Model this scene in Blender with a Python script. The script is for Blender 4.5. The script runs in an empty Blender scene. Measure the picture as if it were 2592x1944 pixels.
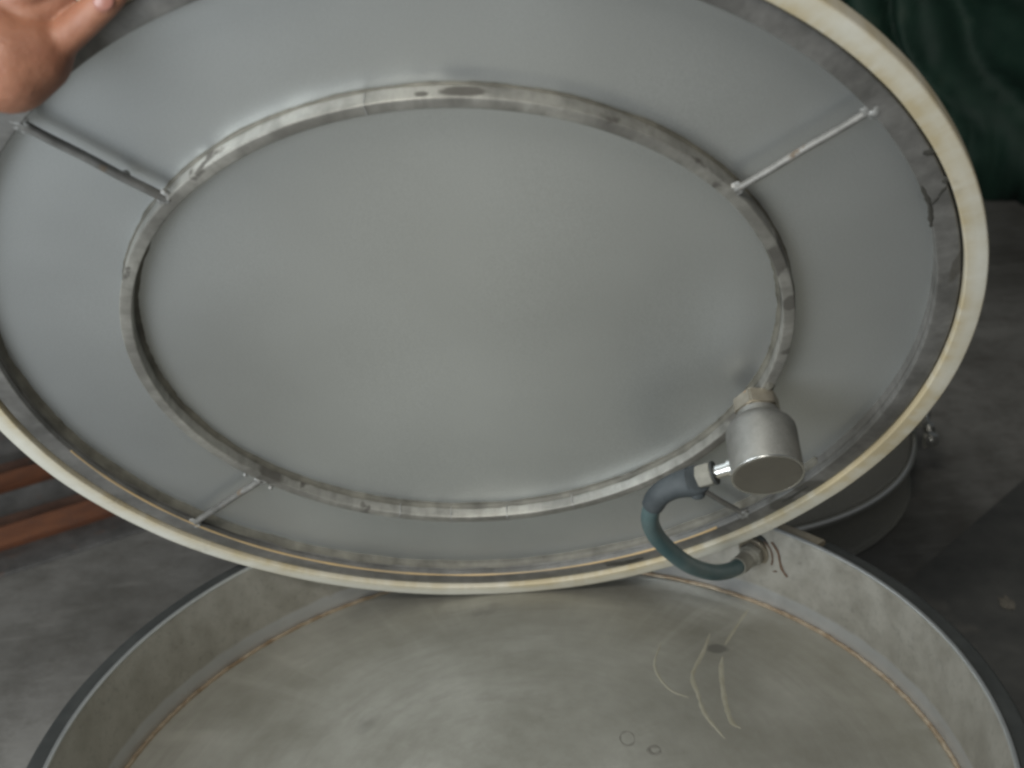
import bpy, bmesh, math, random
from mathutils import Vector, Matrix, noise
random.seed(7)
C = bpy.context.scene.collection
scene = bpy.context.scene
R = math.radians
PI = math.pi

# ---------------------------------------------------------------- camera, world, lamps, exposure
cam_d = bpy.data.cameras.new('camera')
cam = bpy.data.objects.new('camera', cam_d); C.objects.link(cam)
cam.matrix_world = Matrix(((0.9963, 0.0859, 0.0, 0.0271),
                           (-0.0368, 0.4269, -0.9035, -1.0159),
                           (-0.0776, 0.9002, 0.4285, 1.2872),
                           (0, 0, 0, 1)))
cam_d.sensor_width = 36
cam_d.lens = 45.57
cam_d.clip_start = 0.02
cam_d.clip_end = 200
cam_d.dof.use_dof = True
cam_d.dof.focus_distance = 1.36
cam_d.dof.aperture_fstop = 5.6
scene.camera = cam
scene.cycles.pixel_filter_type = 'BLACKMAN_HARRIS'
scene.cycles.filter_width = 2.8

world = bpy.data.worlds.new('World'); scene.world = world
world.use_nodes = True
wb = world.node_tree.nodes['Background']
wb.inputs['Color'].default_value = (0.80, 0.84, 0.86, 1)
wb.inputs['Strength'].default_value = 0.13

def area(name, loc, target, sx, sy, power, col):
    l = bpy.data.lights.new(name, 'AREA'); l.shape = 'RECTANGLE'; l.size = sx; l.size_y = sy
    l.energy = power; l.color = col
    o = bpy.data.objects.new(name, l); C.objects.link(o)
    o.location = loc
    o.rotation_euler = (Vector(target) - Vector(loc)).to_track_quat('-Z', 'Y').to_euler()
    return o
area('doorway_daylight', (-1.55, -1.55, 0.95), (0, 0.2, 0.5), 1.3, 1.3, 58, (0.90, 0.96, 1.0))
area('high_window', (-0.55, -1.75, 2.75), (0.0, 0.1, 0.6), 0.8, 0.7, 56, (1.0, 0.965, 0.88))

scene.view_settings.view_transform = 'Standard'
scene.view_settings.look = 'None'
scene.view_settings.gamma = 1
scene.view_settings.exposure = -0.16
scene.view_settings.use_curve_mapping = False

# ---------------------------------------------------------------- materials
class NT:
    def __init__(s, name):
        s.m = bpy.data.materials.new(name); s.m.use_nodes = True
        s.t = s.m.node_tree; s.b = s.t.nodes['Principled BSDF']
        s.co = s.n('ShaderNodeTexCoord').outputs['Object']
    def n(s, typ, **k):
        x = s.t.nodes.new(typ)
        for a, v in k.items(): setattr(x, a, v)
        return x
    def l(s, a, b): s.t.links.new(a, b)
    def math(s, op, a, b=None, clamp=False):
        x = s.n('ShaderNodeMath', operation=op, use_clamp=clamp)
        for i, v in enumerate((a, b)):
            if v is None: continue
            if isinstance(v, (int, float)): x.inputs[i].default_value = v
            else: s.l(v, x.inputs[i])
        return x.outputs[0]
    def mapping(s, vec, scale):
        x = s.n('ShaderNodeMapping'); s.l(vec, x.inputs['Vector']); x.inputs['Scale'].default_value = scale
        return x.outputs[0]
    def polar(s, ka, kr, kz):
        """(angle*ka, radius*kr, z*kz); the seam lies on -Y"""
        sx = s.n('ShaderNodeSeparateXYZ'); s.l(s.co, sx.inputs[0])
        a = s.math('ARCTAN2', sx.outputs[0], sx.outputs[1])
        r = s.math('SQRT', s.math('ADD', s.math('MULTIPLY', sx.outputs[0], sx.outputs[0]), s.math('MULTIPLY', sx.outputs[1], sx.outputs[1])))
        c = s.n('ShaderNodeCombineXYZ')
        s.l(s.math('MULTIPLY', a, ka), c.inputs[0]); s.l(s.math('MULTIPLY', r, kr), c.inputs[1]); s.l(s.math('MULTIPLY', sx.outputs[2], kz), c.inputs[2])
        return c.outputs[0]
    def noise(s, vec, scale, detail=5, rough=0.6):
        x = s.n('ShaderNodeTexNoise'); s.l(vec, x.inputs['Vector'])
        x.inputs['Scale'].default_value = scale; x.inputs['Detail'].default_value = detail; x.inputs['Roughness'].default_value = rough
        return x.outputs['Fac']
    def rng(s, v, a, b, c=0.0, d=1.0):
        x = s.n('ShaderNodeMapRange'); s.l(v, x.inputs[0])
        for i, q in enumerate((a, b, c, d)): x.inputs[i + 1].default_value = q
        return x.outputs[0]
    def mix(s, f, a, b):
        x = s.n('ShaderNodeMix', data_type='RGBA')
        if isinstance(f, (int, float)): x.inputs[0].default_value = f
        else: s.l(f, x.inputs[0])
        for i, v in ((6, a), (7, b)):
            if isinstance(v, tuple): x.inputs[i].default_value = (*v, 1) if len(v) == 3 else v
            else: s.l(v, x.inputs[i])
        return x.outputs[2]
    def spot(s, p, rad, wob=0.35):
        """1 inside a ragged blotch round p (object space), 0 outside"""
        d = s.n('ShaderNodeVectorMath', operation='DISTANCE')
        mp = s.mapping(s.co, (1 / rad[0], 1 / rad[1], 1 / rad[2])); s.l(mp, d.inputs[0])
        d.inputs[1].default_value = (p[0] / rad[0], p[1] / rad[1], p[2] / rad[2])
        nz = s.noise(s.co, 90, 3)
        v = s.math('ADD', d.outputs['Value'], s.math('MULTIPLY', s.math('SUBTRACT', nz, 0.5), wob * 2))
        return s.rng(v, 0.8, 1.15, 1, 0)
    def bump(s, h, strength, dist=0.002):
        x = s.n('ShaderNodeBump'); s.l(h, x.inputs['Height']); x.inputs['Strength'].default_value = strength; x.inputs['Distance'].default_value = dist
        s.l(x.outputs[0], s.b.inputs['Normal'])
    def out(s, col, rough, metal=0.0):
        if isinstance(col, tuple): s.b.inputs['Base Color'].default_value = (*col, 1)
        else: s.l(col, s.b.inputs['Base Color'])
        if isinstance(rough, (int, float)): s.b.inputs['Roughness'].default_value = rough
        else: s.l(rough, s.b.inputs['Roughness'])
        if isinstance(metal, (int, float)): s.b.inputs['Metallic'].default_value = metal
        else: s.l(metal, s.b.inputs['Metallic'])
        return s.m

def metal(name, ca, cb, scale, ra, rb, stain=(0.06, 0.055, 0.045), cover=0.66, soft=0.06, m=0.85, spots=(), bump=0.25, polar=None, stain_scale=30, face=None, bands=0.0, grime=0.0):
    t = NT(name)
    vec = t.polar(*polar) if polar else t.co
    n1 = t.noise(vec, scale, 6, 0.65)
    col = t.mix(t.rng(n1, 0.32, 0.68), ca, cb)
    if bands:    # rubbing marks across the strip, as left by a grinder
        nb = t.noise(t.polar(11, 8, 8), 2.4, 6, 0.7)
        col = t.mix(t.rng(nb, 0.45, 0.75, 0, bands), col, tuple(0.30 * q for q in ca))
        col = t.mix(t.rng(nb, 0.42, 0.25, 0, bands * 0.6), col, tuple(min(0.75, 1.45 * q) for q in cb))
    if grime:
        ng = t.noise(t.co, 9, 6, 0.7)
        col = t.mix(t.rng(ng, 0.42, 0.70, 0, grime), col, tuple(0.45 * q for q in ca))
    n2 = t.noise(t.co, stain_scale, 4, 0.55)
    f = t.rng(n2, cover, cover + soft)
    for p, r in spots: f = t.math('MAXIMUM', f, t.spot(p, r))
    if face:   # ring's front face: shade of its downward tilt painted in, broken by stains
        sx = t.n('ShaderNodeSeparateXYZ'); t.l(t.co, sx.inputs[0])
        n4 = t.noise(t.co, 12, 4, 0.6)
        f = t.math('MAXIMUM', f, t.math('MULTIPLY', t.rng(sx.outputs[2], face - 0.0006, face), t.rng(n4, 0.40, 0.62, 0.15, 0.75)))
    f = t.math('MULTIPLY', f, 0.85)
    col = t.mix(f, col, stain)
    t.bump(n1, bump, 0.0006)
    rough = t.math('ADD', t.rng(n1, 0.3, 0.7, ra, rb), t.math('MULTIPLY', f, 0.25))
    met = t.rng(f, 0, 1, m, 0.1)
    return t.out(col, rough, met)

def plain(name, ca, cb, scale, rough, m=0.0, bump=0.1, dist=0.001, detail=5):
    t = NT(name)
    n1 = t.noise(t.co, scale, detail, 0.6)
    t.bump(n1, bump, dist)
    return t.out(t.mix(t.rng(n1, 0.3, 0.7), ca, cb), rough, m)

def mat_mesh():
    t = NT('fine_wire_cloth')
    big = t.noise(t.co, 3.5, 3, 0.5)
    wire = t.noise(t.co, 900, 2, 0.5)
    col = t.mix(t.rng(big, 0.3, 0.7), (0.55, 0.575, 0.585), (0.62, 0.645, 0.65))
    col = t.mix(t.rng(wire, 0.35, 0.65, 0, 0.34), col, (0.34, 0.36, 0.36))
    t.bump(wire, 0.08, 0.0003)
    return t.out(col, t.rng(big, 0.3, 0.7, 0.43, 0.49), 0.90)
M = {}
M['mesh'] = mat_mesh()
M['frame'] = metal('frame_steel', (0.15, 0.147, 0.138), (0.245, 0.24, 0.228), 26, 0.46, 0.62, m=0.45, bands=0.4, grime=0.75, cover=0.70, soft=0.05, stain_scale=14,
    spots=[((0.4545, 0.135, 0.019), (0.006, 0.026, 0.02)), ((0.458, 0.19, 0.019), (0.018, 0.010, 0.02)), ((0.467, 0.155, 0.019), (0.016, 0.006, 0.02)),
           ((0.40, -0.245, 0.015), (0.03, 0.012, 0.03)), ((0.375, -0.285, 0.015), (0.02, 0.014, 0.03)), ((0.20, -0.425, 0.018), (0.03, 0.006, 0.02))])
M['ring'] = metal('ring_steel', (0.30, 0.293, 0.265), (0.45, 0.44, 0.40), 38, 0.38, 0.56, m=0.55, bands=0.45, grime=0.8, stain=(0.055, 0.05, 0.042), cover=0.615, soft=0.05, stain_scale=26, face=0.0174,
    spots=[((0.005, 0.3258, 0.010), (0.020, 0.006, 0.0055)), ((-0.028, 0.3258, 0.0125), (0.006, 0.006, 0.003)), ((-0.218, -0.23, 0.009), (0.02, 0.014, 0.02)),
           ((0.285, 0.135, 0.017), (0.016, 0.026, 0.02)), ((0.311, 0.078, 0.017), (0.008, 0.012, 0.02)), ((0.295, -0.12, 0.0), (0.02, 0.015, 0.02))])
M['rod'] = metal('rod_steel', (0.17, 0.167, 0.155), (0.28, 0.275, 0.26), 60, 0.5, 0.65, m=0.55, grime=0.7, cover=0.62, stain=(0.12, 0.09, 0.06), stain_scale=40)
M['weld'] = metal('weld_bead_steel', (0.22, 0.22, 0.21), (0.36, 0.36, 0.35), 160, 0.5, 0.65, cover=0.62, m=0.5, bump=0.8)
M['glue'] = plain('dark_glue', (0.060, 0.057, 0.046), (0.155, 0.148, 0.122), 38, 0.6, 0, 0.6, 0.002)
def mat_seal():
    t = NT('cream_rubber')
    sx = t.n('ShaderNodeSeparateXYZ'); t.l(t.polar(1, 1, 1), sx.inputs[0])
    n1 = t.noise(t.co, 2.6, 4, 0.6); n2 = t.noise(t.co, 22, 6, 0.7); n3 = t.noise(t.polar(14, 10, 10), 2.0, 4, 0.6)
    col = t.mix(t.rng(n2, 0.3, 0.7), (0.52, 0.505, 0.43), (0.62, 0.61, 0.55))
    edge = t.math('ADD', t.rng(sx.outputs[1], 0.4905, 0.480, 0, 0.75), t.rng(sx.outputs[1], 0.497, 0.501, 0, 0.5))
    y = t.math('MULTIPLY', t.math('ADD', edge, t.rng(n1, 0.44, 0.62, 0, 0.9)), t.rng(n3, 0.3, 0.65, 0.35, 1.0), clamp=True)
    col = t.mix(t.math('MULTIPLY', y, 0.85), col, (0.42, 0.345, 0.20))
    col = t.mix(t.rng(n2, 0.60, 0.75, 0, 0.5), col, (0.25, 0.225, 0.17))
    t.bump(n2, 0.2, 0.001)
    return t.out(col, 0.55)
M['seal'] = mat_seal()
M['brass_line'] = plain('ochre_sealant_edge', (0.24, 0.20, 0.14), (0.56, 0.38, 0.17), 7, 0.4)
M['smear'] = plain('black_glue_smear', (0.022, 0.021, 0.018), (0.05, 0.048, 0.04), 60, 0.7)
M['can'] = metal('transducer_steel', (0.23, 0.226, 0.208), (0.37, 0.365, 0.34), 45, 0.45, 0.62, m=0.65, grime=0.8, cover=0.72, polar=(14, 10, 50), stain_scale=45, soft=0.15)
M['endcap'] = metal('end_cover_steel', (0.125, 0.115, 0.095), (0.155, 0.145, 0.12), 25, 0.42, 0.5, m=0.5, cover=0.8)
M['bright'] = plain('polished_steel', (0.62, 0.62, 0.60), (0.70, 0.70, 0.68), 40, 0.27, 1.0, 0.03)
M['band'] = plain('bright_clamp_band', (0.84, 0.84, 0.81), (0.90, 0.90, 0.87), 40, 0.30, 1.0, 0.03)
M['nickel'] = metal('nickel_plated_brass', (0.30, 0.265, 0.21), (0.44, 0.40, 0.33), 50, 0.34, 0.48, stain=(0.30, 0.17, 0.07), cover=0.63, stain_scale=60)
M['gland'] = plain('dusty_grey_gland', (0.17, 0.165, 0.14), (0.27, 0.262, 0.225), 45, 0.6, 0.15)
M['boot'] = plain('blue_black_rubber', (0.024, 0.031, 0.035), (0.058, 0.068, 0.074), 30, 0.7, 0, 0.2)
def mat_hose():
    t = NT('teal_hose_rubber')
    n1 = t.noise(t.co, 40, 4)
    dust = t.noise(t.co, 9, 3)
    col = t.mix(t.rng(n1, 0.3, 0.7), (0.028, 0.068, 0.076), (0.042, 0.09, 0.098))
    col = t.mix(t.rng(dust, 0.5, 0.75, 0, 0.45), col, (0.20, 0.22, 0.20))
    t.bump(n1, 0.1, 0.0005)
    return t.out(col, 0.45)
M['hose'] = mat_hose()
def mat_wall():
    t = NT('inner_wall_steel')
    n1 = t.noise(t.polar(3.0, 4, 22), 4.5, 6, 0.65)
    n2 = t.noise(t.co, 24, 6, 0.7)
    n3 = t.noise(t.co, 130, 3, 0.6)
    col = t.mix(t.rng(n2, 0.3, 0.7), (0.38, 0.365, 0.325), (0.52, 0.508, 0.465))
    col = t.mix(t.rng(n3, 0.55, 0.75, 0, 0.35), col, (0.22, 0.215, 0.20))
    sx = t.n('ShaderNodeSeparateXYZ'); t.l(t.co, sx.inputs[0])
    weld_sheen = t.rng(t.math('ADD', sx.outputs[2], t.math('MULTIPLY', n1, 0.006)), 0.338, 0.342, 1, 0)   # reflection along the weld, painted into the wall as a paler strip
    col = t.mix(t.math('MULTIPLY', weld_sheen, 0.8), col, (0.60, 0.62, 0.64))
    # rust trickle under the cable gland
    col = t.mix(t.math('MULTIPLY', t.rng(n2, 0.60, 0.72), 0.35), col, (0.24, 0.20, 0.15))
    t.bump(n2, 0.2, 0.0006)
    r = t.math('SUBTRACT', t.rng(n2, 0.3, 0.7, 0.40, 0.55), t.math('MULTIPLY', weld_sheen, 0.12))
    return t.out(col, r, 0.8)
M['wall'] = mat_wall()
def mat_dome():
    t = NT('brushed_dome_steel')
    brush = t.noise(t.polar(1.1, 18, 0), 2.6, 5, 0.6)        # rings of brushing round the centre
    rad = t.noise(t.polar(8, 1.6, 0), 2.0, 4, 0.55)           # fan of highlights, painted in as paler streaks
    cloud = t.noise(t.co, 6, 6, 0.66)
    col = t.mix(t.rng(cloud, 0.3, 0.7), (0.26, 0.25, 0.21), (0.44, 0.43, 0.385))
    col = t.mix(t.rng(brush, 0.45, 0.72, 0, 0.5), col, (0.27, 0.26, 0.225))
    col = t.mix(t.math('MULTIPLY', t.rng(rad, 0.50, 0.75, 0, 0.30), t.rng(t.noise(t.co, 4, 3), 0.45, 0.62)), col, (0.60, 0.585, 0.53))
    dark = t.math('MAXIMUM', t.spot((0.241, 0.219, 0.336), (0.013, 0.010, 0.02)), t.rng(t.noise(t.co, 13, 3), 0.67, 0.78, 0, 0.6))
    col = t.mix(t.math('MULTIPLY', dark, 0.7), col, (0.14, 0.135, 0.12))
    h = t.math('ADD', brush, t.math('MULTIPLY', rad, 0.5))
    t.bump(h, 0.22, 0.0012)
    return t.out(col, t.rng(brush, 0.3, 0.7, 0.46, 0.60), 0.6)
M['dome'] = mat_dome()
M['seam'] = plain('browned_weld', (0.20, 0.14, 0.085), (0.40, 0.335, 0.25), 55, 0.45, 0.5, 0.8, 0.002)
M['lip'] = plain('worn_bright_lip', (0.58, 0.60, 0.60), (0.70, 0.72, 0.72), 30, 0.30, 0.85)
M['flange'] = plain('tan_flange', (0.36, 0.31, 0.23), (0.46, 0.41, 0.32), 40, 0.5, 0.4)
M['black_seal'] = plain('black_edge_rubber', (0.020, 0.023, 0.023), (0.045, 0.049, 0.048), 18, 0.8)
M['streak'] = plain('dried_residue', (0.31, 0.29, 0.22), (0.39, 0.37, 0.30), 60, 0.55, 0.4)
M['rust_line'] = plain('brown_rust_trace', (0.07, 0.038, 0.02), (0.13, 0.075, 0.045), 90, 0.8)
M['stain'] = plain('grey_stain', (0.19, 0.18, 0.155), (0.28, 0.27, 0.24), 90, 0.55, 0.5)
M['drum'] = metal('drum_steel', (0.34, 0.33, 0.29), (0.46, 0.45, 0.41), 14, 0.36, 0.5, cover=0.75, m=0.55, polar=(4, 4, 30))
def mat_floor():
    t = NT('dusty_concrete')
    a = t.noise(t.co, 1.6, 7, 0.62); b = t.noise(t.co, 14, 7, 0.7); c = t.noise(t.mapping(t.co, (3, 18, 1)), 2.2, 5, 0.6)
    col = t.mix(t.rng(a, 0.32, 0.66), (0.085, 0.082, 0.074), (0.285, 0.28, 0.265))
    col = t.mix(t.rng(b, 0.45, 0.75, 0, 0.7), col, (0.075, 0.07, 0.06))
    col = t.mix(t.rng(c, 0.55, 0.75, 0, 0.4), col, (0.27, 0.262, 0.245))
    vo = t.n('ShaderNodeTexVoronoi', feature='DISTANCE_TO_EDGE'); t.l(t.mapping(t.co, (1, 1, 0)), vo.inputs['Vector']); vo.inputs['Scale'].default_value = 0.9
    t.bump(t.math('ADD', b, a), 0.5, 0.004)
    return t.out(col, t.rng(b, 0.3, 0.7, 0.55, 0.8))
M['floor'] = mat_floor()
M['plate'] = metal('dark_mill_plate', (0.075, 0.076, 0.074), (0.13, 0.13, 0.122), 9, 0.5, 0.65, stain=(0.15, 0.14, 0.125), cover=0.60, soft=0.2, m=0.3, stain_scale=8)
def mat_rust():
    t = NT('rusty_bar')
    a = t.noise(t.mapping(t.co, (2, 12, 12)), 4, 6, 0.65); b = t.noise(t.co, 60, 4, 0.6)
    col = t.mix(t.rng(a, 0.3, 0.7), (0.085, 0.032, 0.017), (0.175, 0.068, 0.030))
    col = t.mix(t.rng(b, 0.5, 0.75, 0, 0.5), col, (0.07, 0.04, 0.03))
    t.bump(b, 0.5, 0.001)
    return t.out(col, 0.8, 0.05)
M['rust'] = mat_rust()
M['brown'] = metal('brown_scaled_bar', (0.055, 0.030, 0.022), (0.11, 0.06, 0.042), 24, 0.6, 0.75, stain=(0.04, 0.035, 0.03), cover=0.6, m=0.2)
M['mill'] = metal('grey_mill_bar', (0.085, 0.083, 0.08), (0.15, 0.145, 0.14), 20, 0.5, 0.65, stain=(0.15, 0.07, 0.04), cover=0.6, soft=0.2, m=0.4)
def mat_tarp():
    t = NT('green_tarpaulin')
    a = t.noise(t.co, 5, 5, 0.6); b = t.noise(t.co, 120, 2, 0.5)
    col = t.mix(t.rng(a, 0.3, 0.7), (0.006, 0.025, 0.017), (0.017, 0.056, 0.037))
    col = t.mix(t.rng(a, 0.60, 0.78, 0, 0.5), col, (0.075, 0.082, 0.06))
    t.bump(b, 0.15, 0.001)
    return t.out(col, 0.7)
M['tarp'] = mat_tarp()
def mat_skin():
    t = NT('skin')
    a = t.noise(t.co, 28, 4, 0.6); b = t.noise(t.co, 420, 3, 0.6)
    col = t.mix(t.rng(a, 0.3, 0.7), (0.225, 0.092, 0.054), (0.315, 0.145, 0.088))
    t.b.inputs['Subsurface Weight'].default_value = 0.2
    t.b.inputs['Subsurface Radius'].default_value = (0.01, 0.004, 0.002)
    t.b.inputs['Subsurface Scale'].default_value = 0.5
    w = t.noise(t.mapping(t.co, (1.0, 1.6, 0.7)), 75, 5, 0.65)
    t.bump(t.math('ADD', t.math('ADD', t.math('MULTIPLY', b, 0.4), a), w), 0.45, 0.0016)
    return t.out(col, 0.55)
M['skin'] = mat_skin()
M['nail'] = plain('nail', (0.27, 0.115, 0.085), (0.32, 0.15, 0.12), 60, 0.3)
M['chip'] = plain('pale_paint_chip', (0.13, 0.12, 0.10), (0.20, 0.185, 0.155), 40, 0.8)

# ---------------------------------------------------------------- mesh helpers
def tag(o, label=None, cat=None, group=None, kind=None):
    if label: o['label'] = label
    if cat: o['category'] = cat
    if group: o['group'] = group
    if kind: o['kind'] = kind
    return o
def empty(name, loc, mat=None, **k):
    o = bpy.data.objects.new(name, None); C.objects.link(o); o.empty_display_size = 0.05
    if mat is not None: o.matrix_world = mat
    else: o.location = loc
    return tag(o, **k)
def obj(name, bm, material, parent=None, loc=None, smooth=35, mods=()):
    me = bpy.data.meshes.new(name)
    bmesh.ops.recalc_face_normals(bm, faces=bm.faces)
    bm.to_mesh(me); bm.free()
    me.materials.append(material)
    o = bpy.data.objects.new(name, me); C.objects.link(o)
    if smooth:
        for p in me.polygons: p.use_smooth = True
        me.set_sharp_from_angle(angle=R(smooth))
    if parent: o.parent = parent
    if loc is not None: o.location = loc
    return o
def rounded(poly, r, n=4):
    """round the corners of a closed (r,z) polygon; r: one radius or one per corner"""
    out = []
    N = len(poly)
    for i, p in enumerate(poly):
        rr = r[i] if isinstance(r, (list, tuple)) else r
        p = Vector(p); a = Vector(poly[i - 1]); b = Vector(poly[(i + 1) % N])
        da = (a - p); db = (b - p)
        rr = min(rr, da.length * 0.45, db.length * 0.45)
        if rr <= 0: out.append(tuple(p)); continue
        pa = p + da.normalized() * rr; pb = p + db.normalized() * rr
        for k in range(n + 1):
            t = k / n
            q = pa * (1 - t) ** 2 + p * 2 * t * (1 - t) + pb * t * t
            out.append(tuple(q))
    return out
def lathe(bm, prof, segs=192, closed=True, a0=0.0, a1=2 * PI, center=(0, 0), wob=None):
    full = abs(a1 - a0 - 2 * PI) < 1e-6
    rings = []
    cnt = segs if full else segs + 1
    for i in range(cnt):
        a = a0 + (a1 - a0) * i / segs
        ring = []
        for j, (r, z) in enumerate(prof):
            if wob: r, z = wob(a, j, r, z)
            ring.append(bm.verts.new((center[0] + r * math.cos(a), center[1] + r * math.sin(a), z)))
        rings.append(ring)
    n = len(prof)
    for i in range(segs):
        A, B = rings[i], rings[(i + 1) % cnt]
        for j in range(n if closed else n - 1):
            k = (j + 1) % n
            bm.faces.new((A[j], B[j], B[k], A[k]))
    if not full and closed:
        bm.faces.new(rings[0]); bm.faces.new(rings[-1][::-1])
    return bm
def frame_of(d):
    d = d.normalized()
    u = d.orthogonal().normalized()
    return u, d.cross(u)
def tube(bm, pts, rad, segs=20, caps=True):
    pts = [Vector(p) for p in pts]
    rads = rad if isinstance(rad, (list, tuple)) else [rad] * len(pts)
    u = None; rings = []
    for i, p in enumerate(pts):
        d = (pts[min(i + 1, len(pts) - 1)] - pts[max(i - 1, 0)]).normalized()
        if u is None: u = d.orthogonal().normalized()
        u = (u - d * u.dot(d)).normalized(); v = d.cross(u)
        rings.append([bm.verts.new(p + (u * math.cos(2 * PI * k / segs) + v * math.sin(2 * PI * k / segs)) * rads[i]) for k in range(segs)])
    for A, B in zip(rings, rings[1:]):
        for k in range(segs): bm.faces.new((A[k], A[(k + 1) % segs], B[(k + 1) % segs], B[k]))
    if caps: bm.faces.new(rings[0][::-1]); bm.faces.new(rings[-1])
    return bm
def spline(pts, n=10):
    P = [Vector(p) for p in pts]; out = []
    for i in range(len(P) - 1):
        p0, p1, p2, p3 = P[max(i - 1, 0)], P[i], P[i + 1], P[min(i + 2, len(P) - 1)]
        for k in range(n):
            t = k / n
            out.append(0.5 * ((2 * p1) + (p2 - p0) * t + (2 * p0 - 5 * p1 + 4 * p2 - p3) * t * t + (3 * p1 - p0 - 3 * p2 + p3) * t ** 3))
    out.append(P[-1]); return out
def box(bm, lo, hi, bevel=0.0, mtx=None):
    b = bmesh.new()
    r = bmesh.ops.create_cube(b, size=1)
    for v in b.verts: v.co = Vector([lo[i] + (v.co[i] + 0.5) * (hi[i] - lo[i]) for i in range(3)])
    if bevel: bmesh.ops.bevel(b, geom=b.edges[:], offset=bevel, segments=2, affect='EDGES', profile=0.6)
    if mtx: b.transform(mtx)
    me = bpy.data.meshes.new('tmp'); b.to_mesh(me); b.free(); bm.from_mesh(me); bpy.data.meshes.remove(me)
    return bm
def prism(bm, n, rad, p, d, length, bevel=0.0006, twist=0.0):
    """n-sided bar from p along d"""
    b = bmesh.new(); u, v = frame_of(d); d = d.normalized()
    c = [(u * math.cos(2 * PI * k / n + twist) + v * math.sin(2 * PI * k / n + twist)) * rad for k in range(n)]
    A = [b.verts.new(Vector(p) + q) for q in c]; B = [b.verts.new(Vector(p) + q + d * length) for q in c]
    for k in range(n): b.faces.new((A[k], A[(k + 1) % n], B[(k + 1) % n], B[k]))
    b.faces.new(A[::-1]); b.faces.new(B)
    if bevel: bmesh.ops.bevel(b, geom=b.edges[:], offset=bevel, segments=2, affect='EDGES')
    me = bpy.data.meshes.new('tmp'); b.to_mesh(me); b.free(); bm.from_mesh(me); bpy.data.meshes.remove(me)
    return bm
def blob(bm, p, r, seed=0, squash=(1, 1, 1), amp=0.25):
    g = bmesh.ops.create_icosphere(bm, subdivisions=3, radius=1)
    for v in g['verts']:
        q = v.co.copy(); k = 1 + amp * noise.noise(q * 1.7 + Vector((seed * 3.1, seed, 0)))
        v.co = Vector(p) + Vector((q.x * squash[0], q.y * squash[1], q.z * squash[2])) * r * k
    return bm

# ---------------------------------------------------------------- setting
bm = bmesh.new()
bmesh.ops.create_grid(bm, x_segments=1, y_segments=1, size=30)
fl = obj('floor', bm, M['floor'], smooth=0)
tag(fl, 'dusty grey concrete workshop floor', 'floor', kind='structure')

# ---------------------------------------------------------------- the lower vessel (stands on the floor, axis at the world origin)
RIM = 0.42
base = empty('vibrating_sieve', (0, 0, 0), label='round open steel pan with domed bottom and black rubber edge below the tilted screen', cat='sieve machine')
bm = bmesh.new()
lathe(bm, [(0.4715, RIM - 0.003), (0.4564, 0.313), (0.4590, 0.300), (0.4600, 0.06), (0.462, 0.0), (0.466, 0.0), (0.466, 0.06), (0.4640, 0.30), (0.4735, 0.396), (0.4750, RIM - 0.003)], 224)
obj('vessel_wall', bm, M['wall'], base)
bm = bmesh.new()
lathe(bm, rounded([(0.4708, RIM - 0.0035), (0.4758, RIM - 0.0035), (0.4758, RIM), (0.4708, RIM)], 0.0014, 3), 224)
obj('rim_lip', bm, M['lip'], base)
def domez(r): return 0.314 + 0.044 * (1 - (r / 0.4564) ** 2)
bm = bmesh.new()
N = 40
prof = [(0.4558 * math.sin(PI / 2 * k / N), 0) for k in range(N, 0, -1)]
prof = [(r, domez(r)) for r, _ in prof]
lathe(bm, prof + [(prof[-1][0], prof[-1][1] - 0.003)] + [(r, z - 0.004) for r, z in prof[::-1]], 192, closed=True)
top = [v for v in bm.verts]
c = bm.verts.new((0, 0, domez(0)))
inner = sorted([v for v in bm.verts if v is not c and abs(v.co.xy.length - prof[-1][0]) < 1e-5 and v.co.z > prof[-1][1] - 1e-5], key=lambda v: math.atan2(v.co.y, v.co.x))
for i in range(len(inner)): bm.faces.new((c, inner[i], inner[(i + 1) % len(inner)]))
obj('dome_bottom', bm, M['dome'], base, smooth=60)
def seamw(a, j, r, z):
    n = noise.noise(Vector((math.cos(a) * 60, math.sin(a) * 60, 0.3)))
    return r + 0.0006 * n, z + 0.0008 * n
bm = bmesh.new()
cx, cz = 0.4548, 0.3150
lathe(bm, [(cx + 0.0030 * math.cos(2 * PI * k / 10), cz + 0.0030 * math.sin(2 * PI * k / 10)) for k in range(10)], 720, wob=seamw)
obj('weld_seam', bm, M['seam'], base)
bm = bmesh.new()
lathe(bm, rounded([(0.4752, 0.400), (0.4930, 0.400), (0.4930, 0.410), (0.4752, 0.410)], 0.002, 3), 224)
obj('rim_flange', bm, M['flange'], base)
bm = bmesh.new()
lathe(bm, rounded([(0.4760, 0.4098), (0.4945, 0.4098), (0.4945, 0.4172), (0.4760, 0.4172)], 0.003, 3), 24, a0=R(38.2), a1=R(50))
obj('bare_flange', bm, M['flange'], base)
def sealw(a, j, r, z):
    n = noise.noise(Vector((math.cos(a) * 5, math.sin(a) * 5, 9)))
    return r + 0.0008 * n, z + 0.0008 * n
bm = bmesh.new()
lathe(bm, rounded([(0.4770, 0.4102), (0.4935, 0.4102), (0.4935, 0.394), (0.4965, 0.394), (0.4965, 0.4155), (0.4770, 0.4170)], [0.001, 0.0005, 0.0005, 0.002, 0.004, 0.002], 3), 220, a0=R(128), a1=R(397.5), wob=sealw)
obj('edge_seal', bm, M['black_seal'], base)
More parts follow.
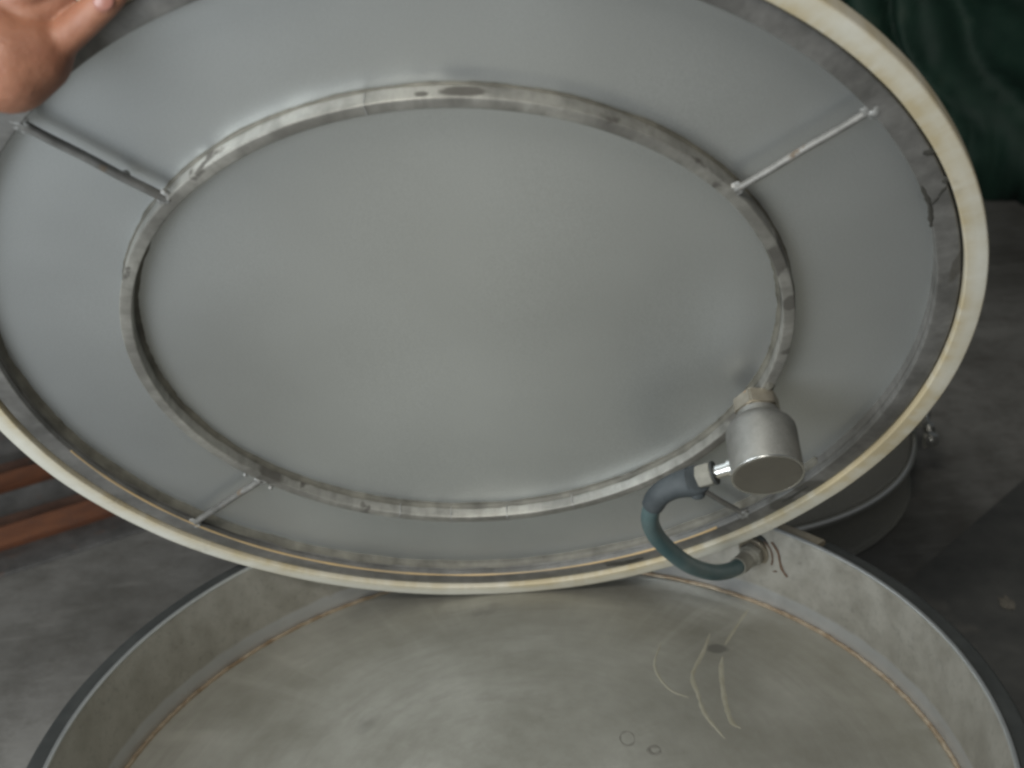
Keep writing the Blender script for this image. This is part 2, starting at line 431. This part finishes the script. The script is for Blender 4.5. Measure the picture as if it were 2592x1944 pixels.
# cable gland through the far right wall
gp = Vector((0.3105, 0.3475, 0.381)); gd = Vector((-0.62, -0.70, -0.10)).normalized()   # points into the vessel
gl = None
bm = bmesh.new(); tube(bm, [gp - gd * 0.03, gp + gd * 0.016, gp + gd * 0.0165, gp + gd * 0.018], [0.0125, 0.0125, 0.0122, 0.011], 28)
gl = obj('cable_gland', bm, M['gland'], base)
bm = bmesh.new(); tube(bm, [gp - gd * 0.0035, gp + gd * 0.0025, gp + gd * 0.0030], [0.0205, 0.0205, 0.0200], 36)
obj('washer', bm, M['nickel'], gl)
bm = bmesh.new(); prism(bm, 6, 0.0165, gp + gd * 0.0035, gd, 0.008, 0.0008)
obj('lock_nut', bm, M['gland'], gl)
bm = bmesh.new(); tube(bm, [gp - gd * 0.0055, gp - gd * 0.0036], [0.0255, 0.0250], 36)
obj('rubber_gasket', bm, M['black_seal'], gl)

def dome_ribbon(pts, w, name, material, lift=0.0003, jag=0.7):
    P = spline([(p[0], p[1], 0) for p in pts], 8)
    bm = bmesh.new(); L = []
    for i, p in enumerate(P):
        d = (P[min(i + 1, len(P) - 1)] - P[max(i - 1, 0)]).normalized(); s = Vector((-d.y, d.x, 0))
        k = w * min(1, 0.25 + 4 * min(i, len(P) - 1 - i) / len(P)) * (1 + jag * noise.noise(Vector((p.x * 160, p.y * 160, 1))))
        row = []
        for q, h in ((-1, -0.0002), (-0.5, lift), (0.5, lift), (1, -0.0002)):
            v = p + s * k * q
            row.append(bm.verts.new((v.x, v.y, domez(v.xy.length) + h)))
        L.append(row)
    for A, B in zip(L, L[1:]):
        for j in range(3): bm.faces.new((A[j], A[j + 1], B[j + 1], B[j]))
    return obj(name, bm, material, base, smooth=80)
dome_ribbon([(0.238, 0.253), (0.223, 0.212), (0.203, 0.165), (0.203, 0.129), (0.205, 0.092), (0.219, 0.051)], 0.0030, 'residue_streak', M['streak'])
dome_ribbon([(0.298, 0.317), (0.270, 0.264), (0.251, 0.227)], 0.0022, 'residue_streak', M['streak'])
dome_ribbon([(0.244, 0.202), (0.237, 0.173), (0.231, 0.120), (0.231, 0.080), (0.239, 0.068)], 0.0034, 'residue_streak', M['streak'])
dome_ribbon([(0.177, 0.234), (0.163, 0.190), (0.166, 0.157), (0.176, 0.134), (0.192, 0.123)], 0.0018, 'residue_streak', M['streak'])
def ringpts(cx, cy, rx, ry): return [(cx + rx * math.cos(a), cy + ry * math.sin(a)) for a in [2 * PI * k / 10 for k in range(11)]]
dome_ribbon(ringpts(0.116, 0.056, 0.0075, 0.011), 0.0021, 'stain_ring', M['stain'], 0.0002)
dome_ribbon(ringpts(0.142, 0.036, 0.006, 0.006), 0.0032, 'stain_ring', M['stain'], 0.0002)
# brown trickle marks on the wall beside the gland
def wall_ribbon(pts, w):
    P = spline(pts, 8); bm = bmesh.new(); L = []
    for i, p in enumerate(P):
        n = Vector((-p.x, -p.y, 0)).normalized()
        rr = 0.4564 + (p.z - 0.313) / (RIM - 0.003 - 0.313) * (0.4700 - 0.4564)
        p = Vector((p.x, p.y, 0)).normalized() * rr + Vector((0, 0, p.z))
        d = (P[min(i + 1, len(P) - 1)] - P[max(i - 1, 0)]).normalized(); s = d.cross(n).normalized()
        k = w * (1 + 0.5 * noise.noise(p * 170))
        L.append([bm.verts.new(p + s * k * q + n * h) for q, h in ((-1, -0.0001), (-0.4, 0.0005), (0.4, 0.0005), (1, -0.0001))])
    for A, B in zip(L, L[1:]):
        for j in range(3): bm.faces.new((A[j], A[j + 1], B[j + 1], B[j]))
    return obj('rust_trace', bm, M['rust_line'], base, smooth=80)

# ---------------------------------------------------------------- the tilted screen
SR = Matrix(((0.9959, 0.0743, -0.0519), (-0.0108, -0.4714, -0.8818), (-0.0899, 0.8788, -0.4687)))
SC = Vector((-0.0199, 0.1668, 0.7799))
an = R(95.843 + 180)
low = Vector((0.5 * math.cos(an), 0.5 * math.sin(an), 0.0))
mw = SR.to_4x4(); mw.translation = SC + SR @ low
screen = empty('sieve_screen', None, mat=mw, label='round framed screen with fine grey mesh and cream rubber rim, tilted up by a hand', cat='sieve screen')
OFF = -low
def part(name, bm, m, parent=None, smooth=35):
    return obj(name, bm, m, parent or screen, loc=OFF if parent is None else None, smooth=smooth)
# mesh cloth, very slightly slack
bm = bmesh.new()
rs = [0.0001 + 0.4566 * (k / 60) for k in range(61)]
def slack(x, y):
    r = math.hypot(x, y)
    return (0.0007 * noise.noise(Vector((x * 7, y * 2.0, 0))) + 0.0005 * noise.noise(Vector((x * 3, y * 6, 4)))) * max(0, 1 - (r / 0.456) ** 6)
prof = [(r, 0.0) for r in rs[::-1]] + [(r, -0.0012) for r in rs]
def mw_(a, j, r, z): return r, z + slack(r * math.cos(a), r * math.sin(a))
lathe(bm, prof, 160, wob=mw_)
part('mesh_cloth', bm, M['mesh'], smooth=80)
# frame
bm = bmesh.new()
lathe(bm, rounded([(0.4549, -0.006), (0.4549, 0.0098), (0.4566, 0.0102), (0.4566, 0.0122), (0.4549, 0.0126), (0.4549, 0.0189), (0.4764, 0.0189), (0.4764, 0.012), (0.4890, 0.012), (0.4890, -0.006)], [0.001, 0.0003, 0.0003, 0.0003, 0.0003, 0.0016, 0.002, 0.001, 0.001, 0.001], 4), 224)
part('frame_ring', bm, M['frame'])
# ochre sealant line on the inner edge of the frame
def ochre(a, j, r, z):
    n = noise.noise(Vector((math.cos(a) * 9, math.sin(a) * 9, 2)))
    k = 0.5 + 0.5 * n
    return 0.4549 + (r - 0.4549) * (0.35 + k), 0.0183 + (z - 0.0183) * (0.35 + k)
bm = bmesh.new()
lathe(bm, [(0.4549 + 0.0014 * math.cos(2 * PI * k / 8), 0.0183 + 0.0014 * math.sin(2 * PI * k / 8)) for k in range(8)], 200, wob=ochre, a0=R(-158), a1=R(-48))
part('sealant_line', bm, M['brass_line'])
# dark glue fillets
def fillet(name, r0, sgn, w, h, seed, a0=0, a1=2 * PI, segs=600, rag=0.5):
    def wob(a, j, r, z):
        c = Vector((math.cos(a), math.sin(a), 0))
        k = 1 + rag * noise.noise(c * 9 + Vector((seed, 0, 0))) + 0.45 * rag * noise.noise(c * 38 + Vector((seed, 5, 0)))
        return r0 + (r - r0) * max(k, 0.12), z * (1 + 0.3 * noise.noise(c * 14 + Vector((0, seed, 0))))
    prof = [(r0 + sgn * 0.0002 * -1, -0.0008), (r0 + sgn * w, -0.0008), (r0 + sgn * w * 0.95, 0.0006), (r0 + sgn * w * 0.5, h * 0.2), (r0 + sgn * w * 0.2, h * 0.5), (r0 + sgn * w * 0.1, h)]
    b = bmesh.new(); lathe(b, prof, segs, wob=wob, a0=a0, a1=a1)
    return part(name, b, M['glue'], smooth=60)
fillet('frame_glue', 0.4550, -1, 0.0055, 0.0088, 3.0, a0=R(-196), a1=R(-28), segs=320)
fillet('ring_glue', 0.3140, -1, 0.0042, 0.006, 11.0)
fillet('ring_glue', 0.3255, 1, 0.0017, 0.003, 17.0, rag=0.9)
# dark glue smears and drips on the front face of the frame
def smear(pts, w, seed):
    P = spline([(x, y, 0) for x, y in pts], 8); b = bmesh.new(); L = []
    for i, p in enumerate(P):
        d = (P[min(i + 1, len(P) - 1)] - P[max(i - 1, 0)]).normalized(); s_ = Vector((-d.y, d.x, 0))
        k = w * min(1, 0.35 + 5 * min(i, len(P) - 1 - i) / len(P)) * (1 + 0.7 * noise.noise(Vector((p.x * 220, p.y * 220, seed))))
        L.append([b.verts.new(p + s_ * k * q + Vector((0, 0, 0.0189 + h))) for q, h in ((-1, -0.0003), (-0.5, 0.0006), (0.5, 0.0006), (1, -0.0003))])
    for A, B in zip(L, L[1:]):
        for j in range(3): b.faces.new((A[j], A[j + 1], B[j + 1], B[j]))
    return part('glue_smear', b, M['smear'], smooth=80)
smear([(0.3925, 0.2330), (0.3975, 0.2250), (0.4055, 0.2121), (0.4105, 0.1990), (0.4150, 0.1830)], 0.0022, 1)
smear([(0.4140, 0.2330), (0.4118, 0.2261), (0.4098, 0.2166), (0.4063, 0.2099)], 0.0020, 2)
smear([(0.3830, 0.2710), (0.3875, 0.2713), (0.3925, 0.2700)], 0.0034, 3)
smear([(0.4110, 0.2370), (0.4113, 0.2440)], 0.0026, 4)
smear([(0.3721, -0.2793), (0.3849, -0.2620), (0.3946, -0.2440)], 0.0030, 5)
smear([(0.1791, -0.4304), (0.1988, -0.4234), (0.2237, -0.4118)], 0.0042, 6)
# cream rubber seal clipped over the outer edge
def creamw(a, j, r, z):
    c = Vector((math.cos(a), math.sin(a), 0))
    return r + 0.0004 * noise.noise(c * 12), z + 0.0006 * noise.noise(c * 6 + Vector((3, 0, 0)))
bm = bmesh.new()
lathe(bm, rounded([(0.4788, 0.0128), (0.4788, 0.0235), (0.5, 0.0235), (0.5, 0.004), (0.4896, 0.004), (0.4896, 0.0128)], [0.001, 0.0018, 0.003, 0.003, 0.001, 0.001], 4), 288, wob=creamw)
part('rubber_seal', bm, M['seal'])
bm = bmesh.new()
lathe(bm, [(0.4760, 0.0125), (0.4792, 0.0125), (0.4792, 0.0145), (0.4760, 0.0145)], 224)  # black strip laid in the gap beside the seal, standing for its shadow
part('groove_shadow', bm, M['black_seal'])
# resonance ring: rounded rectangular tube
bm = bmesh.new()
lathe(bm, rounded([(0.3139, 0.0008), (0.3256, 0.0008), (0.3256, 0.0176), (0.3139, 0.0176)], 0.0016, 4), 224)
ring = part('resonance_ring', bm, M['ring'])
def on_ring(deg): return Vector((0.32 * math.cos(R(deg)), 0.32 * math.sin(R(deg)), 0))
for k, deg in enumerate((-103.5, -92.5, -80.5, -66.0, 103.0)):
    bm = bmesh.new()
    a = R(deg)
    rr = lambda t: Vector((t * math.cos(a), t * math.sin(a), 0))
    tube(bm, [rr(0.3142) + Vector((0, 0, 0.001)), rr(0.3136) + Vector((0, 0, 0.004)), rr(0.3136) + Vector((0, 0, 0.015)), rr(0.3150) + Vector((0, 0, 0.0177)), rr(0.3250) + Vector((0, 0, 0.0177)), rr(0.3259) + Vector((0, 0, 0.0150)), rr(0.3259) + Vector((0, 0, 0.004))], [0.0005 + 0.0004 * random.random() for _ in range(7)], 8)
    obj('ring_weld', bm, M['weld'], ring)
# four support rods
for k, (deg, rad) in enumerate(((139.7, 0.0042), (43.5, 0.0034), (-43.1, 0.0033), (-134.0, 0.0038))):
    d = Vector((math.cos(R(deg)), math.sin(R(deg)), 0)); z = Vector((0, 0, 0.0155))
    bm = bmesh.new()
    L = [d * t + z + Vector((0, 0, 0.0004 * math.sin(t * 90 + k))) for t in [0.3252 + 0.1325 * q / 12 for q in range(13)]]
    tube(bm, L, rad, 16)
    rod = part('support_rod', bm, M['rod'])
    bm = bmesh.new(); blob(bm, d * 0.3268 + Vector((0, 0, 0.0145)), 0.0066, k, (1.0, 1.0, 0.62), 0.6)
    obj('weld_blob', bm, M['weld'], rod)
    bm = bmesh.new(); blob(bm, d * 0.4560 + Vector((0, 0, 0.0165)), 0.0070, k + 7, (1.1, 1.1, 0.42), 0.7)
    obj('weld_blob', bm, M['weld'], rod)
    if deg == -134.0:
        for sp, sr, sq in (((-0.243, -0.226, 0.0135), 0.0024, 21), ((-0.217, -0.248, 0.0170), 0.0030, 22)):
            bm = bmesh.new(); blob(bm, Vector(sp), sr, sq); obj('weld_spatter', bm, M['weld'], rod)
    if deg == 139.7:
        bm = bmesh.new(); blob(bm, Vector((-0.278, 0.2335, 0.010)), 0.0042, 25, (1, 1, 0.8))
        obj('weld_spatter', bm, M['weld'], rod)
# transducer
T = Vector((0.306, -0.0785, 0))
def tl(prof, segs=72):
    b = bmesh.new(); lathe(b, prof, segs, closed=True); b.transform(Matrix.Translation(T)); return b
def solid(pts):   # lathe profile closed to (almost) the axis
    return [(0.0004, pts[0][1])] + pts + [(0.0004, pts[-1][1])]
trans = part('transducer', tl(solid([(0.0245, 0.0450), (0.0280, 0.0462), (0.0340, 0.0530), (0.0356, 0.0565), (0.0362, 0.0610), (0.0362, 0.1085), (0.0359, 0.1098), (0.0350, 0.1104)])), M['can'])
bm = bmesh.new(); prism(bm, 6, 0.0245, T + Vector((0, 0, 0.0165)), Vector((0, 0, 1)), 0.0180, 0.0014, R(12))
obj('hex_collar', bm, M['nickel'], trans)
obj('neck', tl(solid([(0.0180, 0.0310), (0.0182, 0.0355), (0.0225, 0.0362), (0.0232, 0.0455)])), M['can'], trans)
obj('end_cover', tl(solid([(0.0335, 0.1095), (0.0340, 0.1100), (0.0340, 0.1108), (0.0335, 0.1112)])), M['endcap'], trans)
obj('edge_ring', tl(rounded([(0.0342, 0.1090), (0.0366, 0.1090), (0.0366, 0.1108), (0.0342, 0.1108)], 0.0006, 3)), M['bright'], trans)
sd = Vector((math.cos(R(211)), math.sin(R(211)), 0)); sz = Vector((0, 0, 0.089))
bm = bmesh.new(); tube(bm, [T + sz + sd * 0.034, T + sz + sd * 0.0385, T + sz + sd * 0.039, T + sz + sd * 0.062], [0.0095, 0.0095, 0.0075, 0.0075], 28)
obj('cable_stub', bm, M['bright'], trans)
bm = bmesh.new(); tube(bm, [T + sz + sd * 0.0535, T + sz + sd * 0.0560], [0.0125, 0.0125], 28)
obj('stub_washer', bm, M['black_seal'], trans)
bm = bmesh.new(); prism(bm, 6, 0.0128, T + sz + sd * 0.0562, sd, 0.0165, 0.0009, R(20))
obj('stub_nut', bm, M['gland'], trans)
# blobs of weld where the collar meets the ring
bm = bmesh.new()
blob(bm, on_ring(-10.3) + Vector((0.001, 0, 0.015)), 0.0075, 31, (0.8, 1.5, 0.7))
blob(bm, on_ring(-18.0) + Vector((0, 0, 0.013)), 0.0085, 32, (0.8, 1.5, 0.7))
obj('collar_weld', bm, M['glue'], trans)

# ---------------------------------------------------------------- connecting cable (plugged at both ends)
p0 = SC + SR @ (T + sz + sd * 0.0735)
path = [p0, Vector((0.205, 0.1455, 0.6075)), Vector((0.186, 0.1515, 0.600)), Vector((0.169, 0.1590, 0.584)), Vector((0.162, 0.172, 0.553)), Vector((0.169, 0.191, 0.519)), Vector((0.187, 0.213, 0.482)),
        Vector((0.213, 0.238, 0.443)), Vector((0.244, 0.271, 0.408)), Vector((0.268, 0.298, 0.389)), Vector((0.285, 0.318, 0.381)), gp + gd * 0.020]
cable = empty('connecting_cable', path[-1], label='short teal rubber cable with dark elbow boot, from the transducer to the pan wall', cat='cable')
S = spline(path, 12)
co = Vector(path[-1])
def cpart(name, bm, m):
    bm.transform(Matrix.Translation(-co)); return obj(name, bm, m, cable)
bm = bmesh.new(); tube(bm, S[26:-3], 0.0098, 24); cpart('hose', bm, M['hose'])
bm = bmesh.new()
nb = 42; rb = []
for i in range(nb): rb.append(0.0118 + 0.0038 * math.exp(-((i - 10) / 12) ** 2) + (0.0006 if i < nb - 2 else 0) - (0.0035 if i == 0 else 0))
tube(bm, S[:nb], rb, 28); cpart('elbow_boot', bm, M['boot'])
bm = bmesh.new()
dn = (SR @ Vector((0.15, -0.75, 0.65))).normalized()
tube(bm, [S[8] + dn * 0.004, S[7] + dn * 0.013, S[6] + dn * 0.019, S[6] + dn * 0.0205], [0.0095, 0.0085, 0.0070, 0.005], 20); cpart('boot_tab', bm, M['boot'])
bm = bmesh.new()
tube(bm, S[-14:], 0.0118, 24); cpart('end_ferrule', bm, M['gland'])

# brown rust traces on the wall next to the gland
wall_ribbon([(0.330, 0.334, 0.402), (0.336, 0.326, 0.392), (0.3375, 0.3215, 0.380), (0.3395, 0.3175, 0.371), (0.3445, 0.3105, 0.364)], 0.0016)
wall_ribbon([(0.322, 0.341, 0.400), (0.3285, 0.333, 0.391), (0.3300, 0.329, 0.380), (0.3280, 0.328, 0.372)], 0.0010)
wall_ribbon([(0.326, 0.322, 0.364), (0.330, 0.318, 0.366)], 0.0009)

# ---------------------------------------------------------------- drum behind, on the floor
drum = empty('steel_drum', (0.40, 1.20, 0), label='dark steel drum with a polished clamp band and bolt, on the floor behind the base', cat='drum')
bm = bmesh.new()
lathe(bm, [(0.0004, 0.004), (0.362, 0.004), (0.372, 0.0), (0.375, 0.004), (0.373, 0.012), (0.3715, 0.016), (0.3715, 0.090), (0.374, 0.094), (0.374, 0.110), (0.3715, 0.114), (0.3715, 0.19), (0.367, 0.197), (0.355, 0.200), (0.0004, 0.215)], 160)
obj('body', bm, M['drum'], drum)
bm = bmesh.new(); lathe(bm, rounded([(0.3742, 0.090), (0.3850, 0.090), (0.3850, 0.102), (0.3742, 0.102)], 0.0055, 5), 192)
obj('clamp_band', bm, M['band'], drum)
bm = bmesh.new(); lathe(bm, rounded([(0.3752, 0.0015), (0.3785, 0.0015), (0.3785, 0.0065), (0.3752, 0.0065)], 0.0015, 3), 192)
obj('foot_ring', bm, M['drum'], drum)
bp = Vector((0.383, -0.135, 0.128)); bd = Vector((0.22, 1.0, 0.05)).normalized()
bm = bmesh.new(); tube(bm, [bp - bd * 0.035, bp + bd * 0.085], 0.0045, 14)
bolt = obj('clamp_bolt', bm, M['bright'], drum)
for q, rad, ln in ((-0.030, 0.0140, 0.015), (0.010, 0.0120, 0.014), (0.066, 0.0100, 0.012)):
    bm = bmesh.new(); prism(bm, 6, rad, bp + bd * q, bd, ln, 0.001); obj('nut', bm, M['bright'], bolt)
for y0 in (-0.155, -0.075):
    bm = bmesh.new(); box(bm, (0.366, y0, 0.108), (0.390, y0 + 0.009, 0.136), 0.002); obj('clamp_lug', bm, M['drum'], drum)

# ---------------------------------------------------------------- steel bars lying on the floor, left
def angle_bar(name, p, deg, length, leg, m, label, flip=False):
    t = 0.006
    o_bm = bmesh.new()
    prof = [(0, 0), (leg, 0), (leg, t), (t, t), (t, leg), (0, leg)]
    if flip: prof = [(leg - y, z) for y, z in prof][::-1]
    A = [o_bm.verts.new((0, y, z)) for y, z in prof]; B = [o_bm.verts.new((length, y, z)) for y, z in prof]
    n = len(prof)
    for k in range(n): o_bm.faces.new((A[k], A[(k + 1) % n], B[(k + 1) % n], B[k]))
    o_bm.faces.new(A[::-1]); o_bm.faces.new(B)
    bmesh.ops.bevel(o_bm, geom=o_bm.edges[:], offset=0.0012, segments=2, affect='EDGES')
    o = obj(name, o_bm, m); o.location = p; o.rotation_euler = (0, 0, R(deg))
    return tag(o, label, 'steel bar', 'bars lying on the floor to the left')
angle_bar('angle_bar', (-1.62, 0.775, 0), 27.5, 2.0, 0.046, M['rust'], 'rusty orange angle bar lying nearest the round steel pan', True)
angle_bar('angle_bar', (-1.62, 0.915, 0), 27.5, 2.0, 0.050, M['mill'], 'grey mill steel angle bar lying between the two rusty orange bars', True)
angle_bar('angle_bar', (-1.62, 1.060, 0), 27.0, 2.0, 0.040, M['rust'], 'reddish brown angle bar lying second rusty one out, behind the grey bar', True)
angle_bar('angle_bar', (-1.62, 1.215, 0), 27.0, 2.0, 0.065, M['mill'], 'darkest blue grey angle bar lying farthest out, behind both rusty bars', True)
angle_bar('angle_bar', (-1.62, 0.838, 0), 27.5, 2.0, 0.040, M['brown'], 'dark brown angle bar lying tight against the rusty orange bar', True)
angle_bar('angle_bar', (-1.62, 1.125, 0), 27.0, 2.0, 0.036, M['brown'], 'dark brown angle bar lying between the reddish bar and the farthest one', True)
fb = bmesh.new(); box(fb, (0, 0, 0), (2.0, 0.085, 0.008), 0.001)
o = obj('flat_bar', fb, M['mill']); o.location = (-1.62, 0.700, 0.0); o.rotation_euler = (0, 0, R(27.5))
tag(o, 'flat grey steel bar lying on the floor along the nearest rusty bar', 'steel bar', 'bars lying on the floor to the left')

# ---------------------------------------------------------------- dark plate, chip and tarpaulin on the right
bm = bmesh.new()
P = [(0.400, 0.542), (1.60, 1.664), (1.84, 1.24), (0.70, 0.24)]
A = [bm.verts.new((x, y, 0.0)) for x, y in P]; B = [bm.verts.new((x, y, 0.006)) for x, y in P]
for k in range(4): bm.faces.new((A[k], A[(k + 1) % 4], B[(k + 1) % 4], B[k]))
bm.faces.new(A[::-1]); bm.faces.new(B)
bmesh.ops.bevel(bm, geom=bm.edges[:], offset=0.001, segments=1, affect='EDGES')
o = obj('steel_plate', bm, M['plate']); tag(o, 'dark flat steel plate lying on the floor right of the base', 'plate')
bm = bmesh.new(); blob(bm, (0, 0, 0.002), 0.015, 44, (0.6, 1.1, 0.10), 0.9)
o = obj('paint_chip', bm, M['chip']); o.location = (0.795, 0.699, 0.006); tag(o, 'small pale flake lying on the dark plate', 'chip')

def tarp():
    bm = bmesh.new()
    NU, NV = 220, 140
    rows = []
    def fold(p): return min(1.0, abs(noise.noise(p)) ** 0.75 * 2.6)          # tight creases between full folds
    for i in range(NU + 1):
        u = i / NU
        row = []
        for j in range(NV + 1):
            v = j / NV                       # 0 at the front hem on the floor, 1 at the back hem
            h = 1.15 * math.sin(PI * v) ** 0.55 if 0 < v < 1 else 0
            h *= 0.85 + 0.25 * noise.noise(Vector((u * 2.4, 0.5, 0)))
            x = 3.0 * u
            g = math.sin(PI * v) ** 0.5 if 0 < v < 1 else 0
            a = x * 1.0 + h * 0.75 + 0.22 * noise.noise(Vector((x * 2.2, h * 2.5, 7)))      # folds slant down to the right
            f = fold(Vector((a * 2.6, h * 0.12, 3))) * 0.30 + fold(Vector((a * 5.5, h * 0.35, 9))) * 0.10 + fold(Vector((a * 11, h * 0.8, 5))) * 0.022
            n = 0.012 * noise.noise(Vector((x * 22, h * 22, v * 9)))
            y = 1.15 * v - (0.45 + 0.55 * g) * f + n + 0.16 * (1 - g) * noise.noise(Vector((x * 3.1, 2, 8)))
            row.append(bm.verts.new((x + 0.05 * noise.noise(Vector((a * 5, h * 3, 2))), y, max(0.0, h + 0.05 * f * g + n * g) + 0.004)))
        rows.append(row)
    for A, B in zip(rows, rows[1:]):
        for j in range(NV): bm.faces.new((A[j], B[j], B[j + 1], A[j + 1]))
    o = obj('tarpaulin', bm, M['tarp'], smooth=180)
    sm = o.modifiers.new('thickness', 'SOLIDIFY'); sm.thickness = 0.004
    o.location = (0.75, 3.05, 0); o.rotation_euler = (0, 0, R(-24))
    tag(o, 'crumpled dark green tarpaulin heaped on the floor behind the screen', 'tarpaulin')
tarp()

# ---------------------------------------------------------------- the hand at the upper left of the screen
def capsule(bm, a, b, ra, rb, n=8):
    a, b = Vector(a), Vector(b)
    for k in range(n + 1):
        t = k / n
        g = bmesh.ops.create_icosphere(bm, subdivisions=3, radius=ra + (rb - ra) * t)
        bmesh.ops.translate(bm, verts=g['verts'], vec=a.lerp(b, t))
def chain(bm, pts):
    for (a, ra), (b, rb) in zip(pts, pts[1:]): capsule(bm, a, b, ra, rb, 12)
HS = lambda x, y, z: SC + SR @ Vector((x, y, z))
bm = bmesh.new()
chain(bm, [((-0.640, -0.03, 1.265), 0.043), ((-0.543, -0.030, 1.222), 0.040), ((-0.453, -0.036, 1.183), 0.034), ((-0.395, -0.043, 1.155), 0.033), ((-0.355, -0.036, 1.150), 0.037)])
chain(bm, [((-0.355, -0.036, 1.150), 0.036), ((-0.334, -0.042, 1.143), 0.036), ((-0.316, -0.057, 1.123), 0.0365), ((-0.2985, -0.054, 1.126), 0.029), ((-0.287, -0.054, 1.129), 0.020)])
chain(bm, [((-0.340, -0.036, 1.155), 0.034), ((-0.313, -0.036, 1.157), 0.028), ((-0.300, -0.030, 1.172), 0.024), ((-0.290, -0.010, 1.192), 0.020)])
# ball of the index finger lying close along the thumb
F = [Vector(p) for p in ((-0.3010, -0.0400, 1.1500), (-0.2870, -0.0400, 1.1580), (-0.2680, -0.0400, 1.1720), (-0.2460, -0.0430, 1.1900))]
chain(bm, [(F[0], 0.024), (F[1], 0.0180), (F[2], 0.0150), (F[3], 0.0130)])
# thumb
chain(bm, [((-0.289, -0.055, 1.127), 0.0175), ((-0.2735, -0.055, 1.136), 0.0132), ((-0.258, -0.054, 1.146), 0.0125), ((-0.238, -0.058, 1.160), 0.0122), ((-0.226, -0.060, 1.168), 0.0098)])
# four fingers closing round the back of the rim
for k, (lx, ly, ln) in enumerate(((-0.272, 0.452, 0.95), (-0.296, 0.434, 1.0), (-0.319, 0.414, 0.94), (-0.341, 0.393, 0.78))):
    rr = 0.0098 - 0.0006 * k
    ux, uy = lx / math.hypot(lx, ly), ly / math.hypot(lx, ly)
    chain(bm, [(HS(lx + ux * 0.004, ly + uy * 0.004, 0.020), rr + 0.003), (HS(lx + ux * 0.008, ly + uy * 0.008, -0.012), rr + 0.001), (HS(lx - ux * 0.020 * ln, ly - uy * 0.020 * ln, -0.022), rr), (HS(lx - ux * 0.044 * ln, ly - uy * 0.044 * ln, -0.018), rr - 0.0015)])
    capsule(bm, HS(lx + ux * 0.004, ly + uy * 0.004, 0.020), (-0.325, -0.034, 1.155), rr + 0.004, 0.022, 10)
me = bpy.data.meshes.new('person'); bm.to_mesh(me); bm.free(); me.materials.append(M['skin'])
person = bpy.data.objects.new('person', me); C.objects.link(person)
rm = person.modifiers.new('remesh', 'REMESH'); rm.mode = 'VOXEL'; rm.voxel_size = 0.0016; rm.use_smooth_shade = True
s1 = person.modifiers.new('smooth', 'SMOOTH'); s1.factor = 0.5; s1.iterations = 14
tag(person, 'bare hand and forearm gripping the upper left rim of the screen, thumb on top', 'person')
bm = bmesh.new(); g = bmesh.ops.create_icosphere(bm, subdivisions=3, radius=1)
nd = Vector((0.86, -0.05, 0.50)).normalized()
toc = (cam.location - Vector((-0.236, -0.060, 1.162)))
toc = toc.normalized(); nz = (toc - nd * toc.dot(nd)).normalized(); ny = nz.cross(nd)
for v in bm.verts: v.co = Vector((-0.2350, -0.0585, 1.1620)) + nz * 0.0108 + nd * v.co.x * 0.0085 + ny * v.co.y * 0.0068 + nz * v.co.z * 0.0022
obj('thumbnail', bm, M['nail'], person)
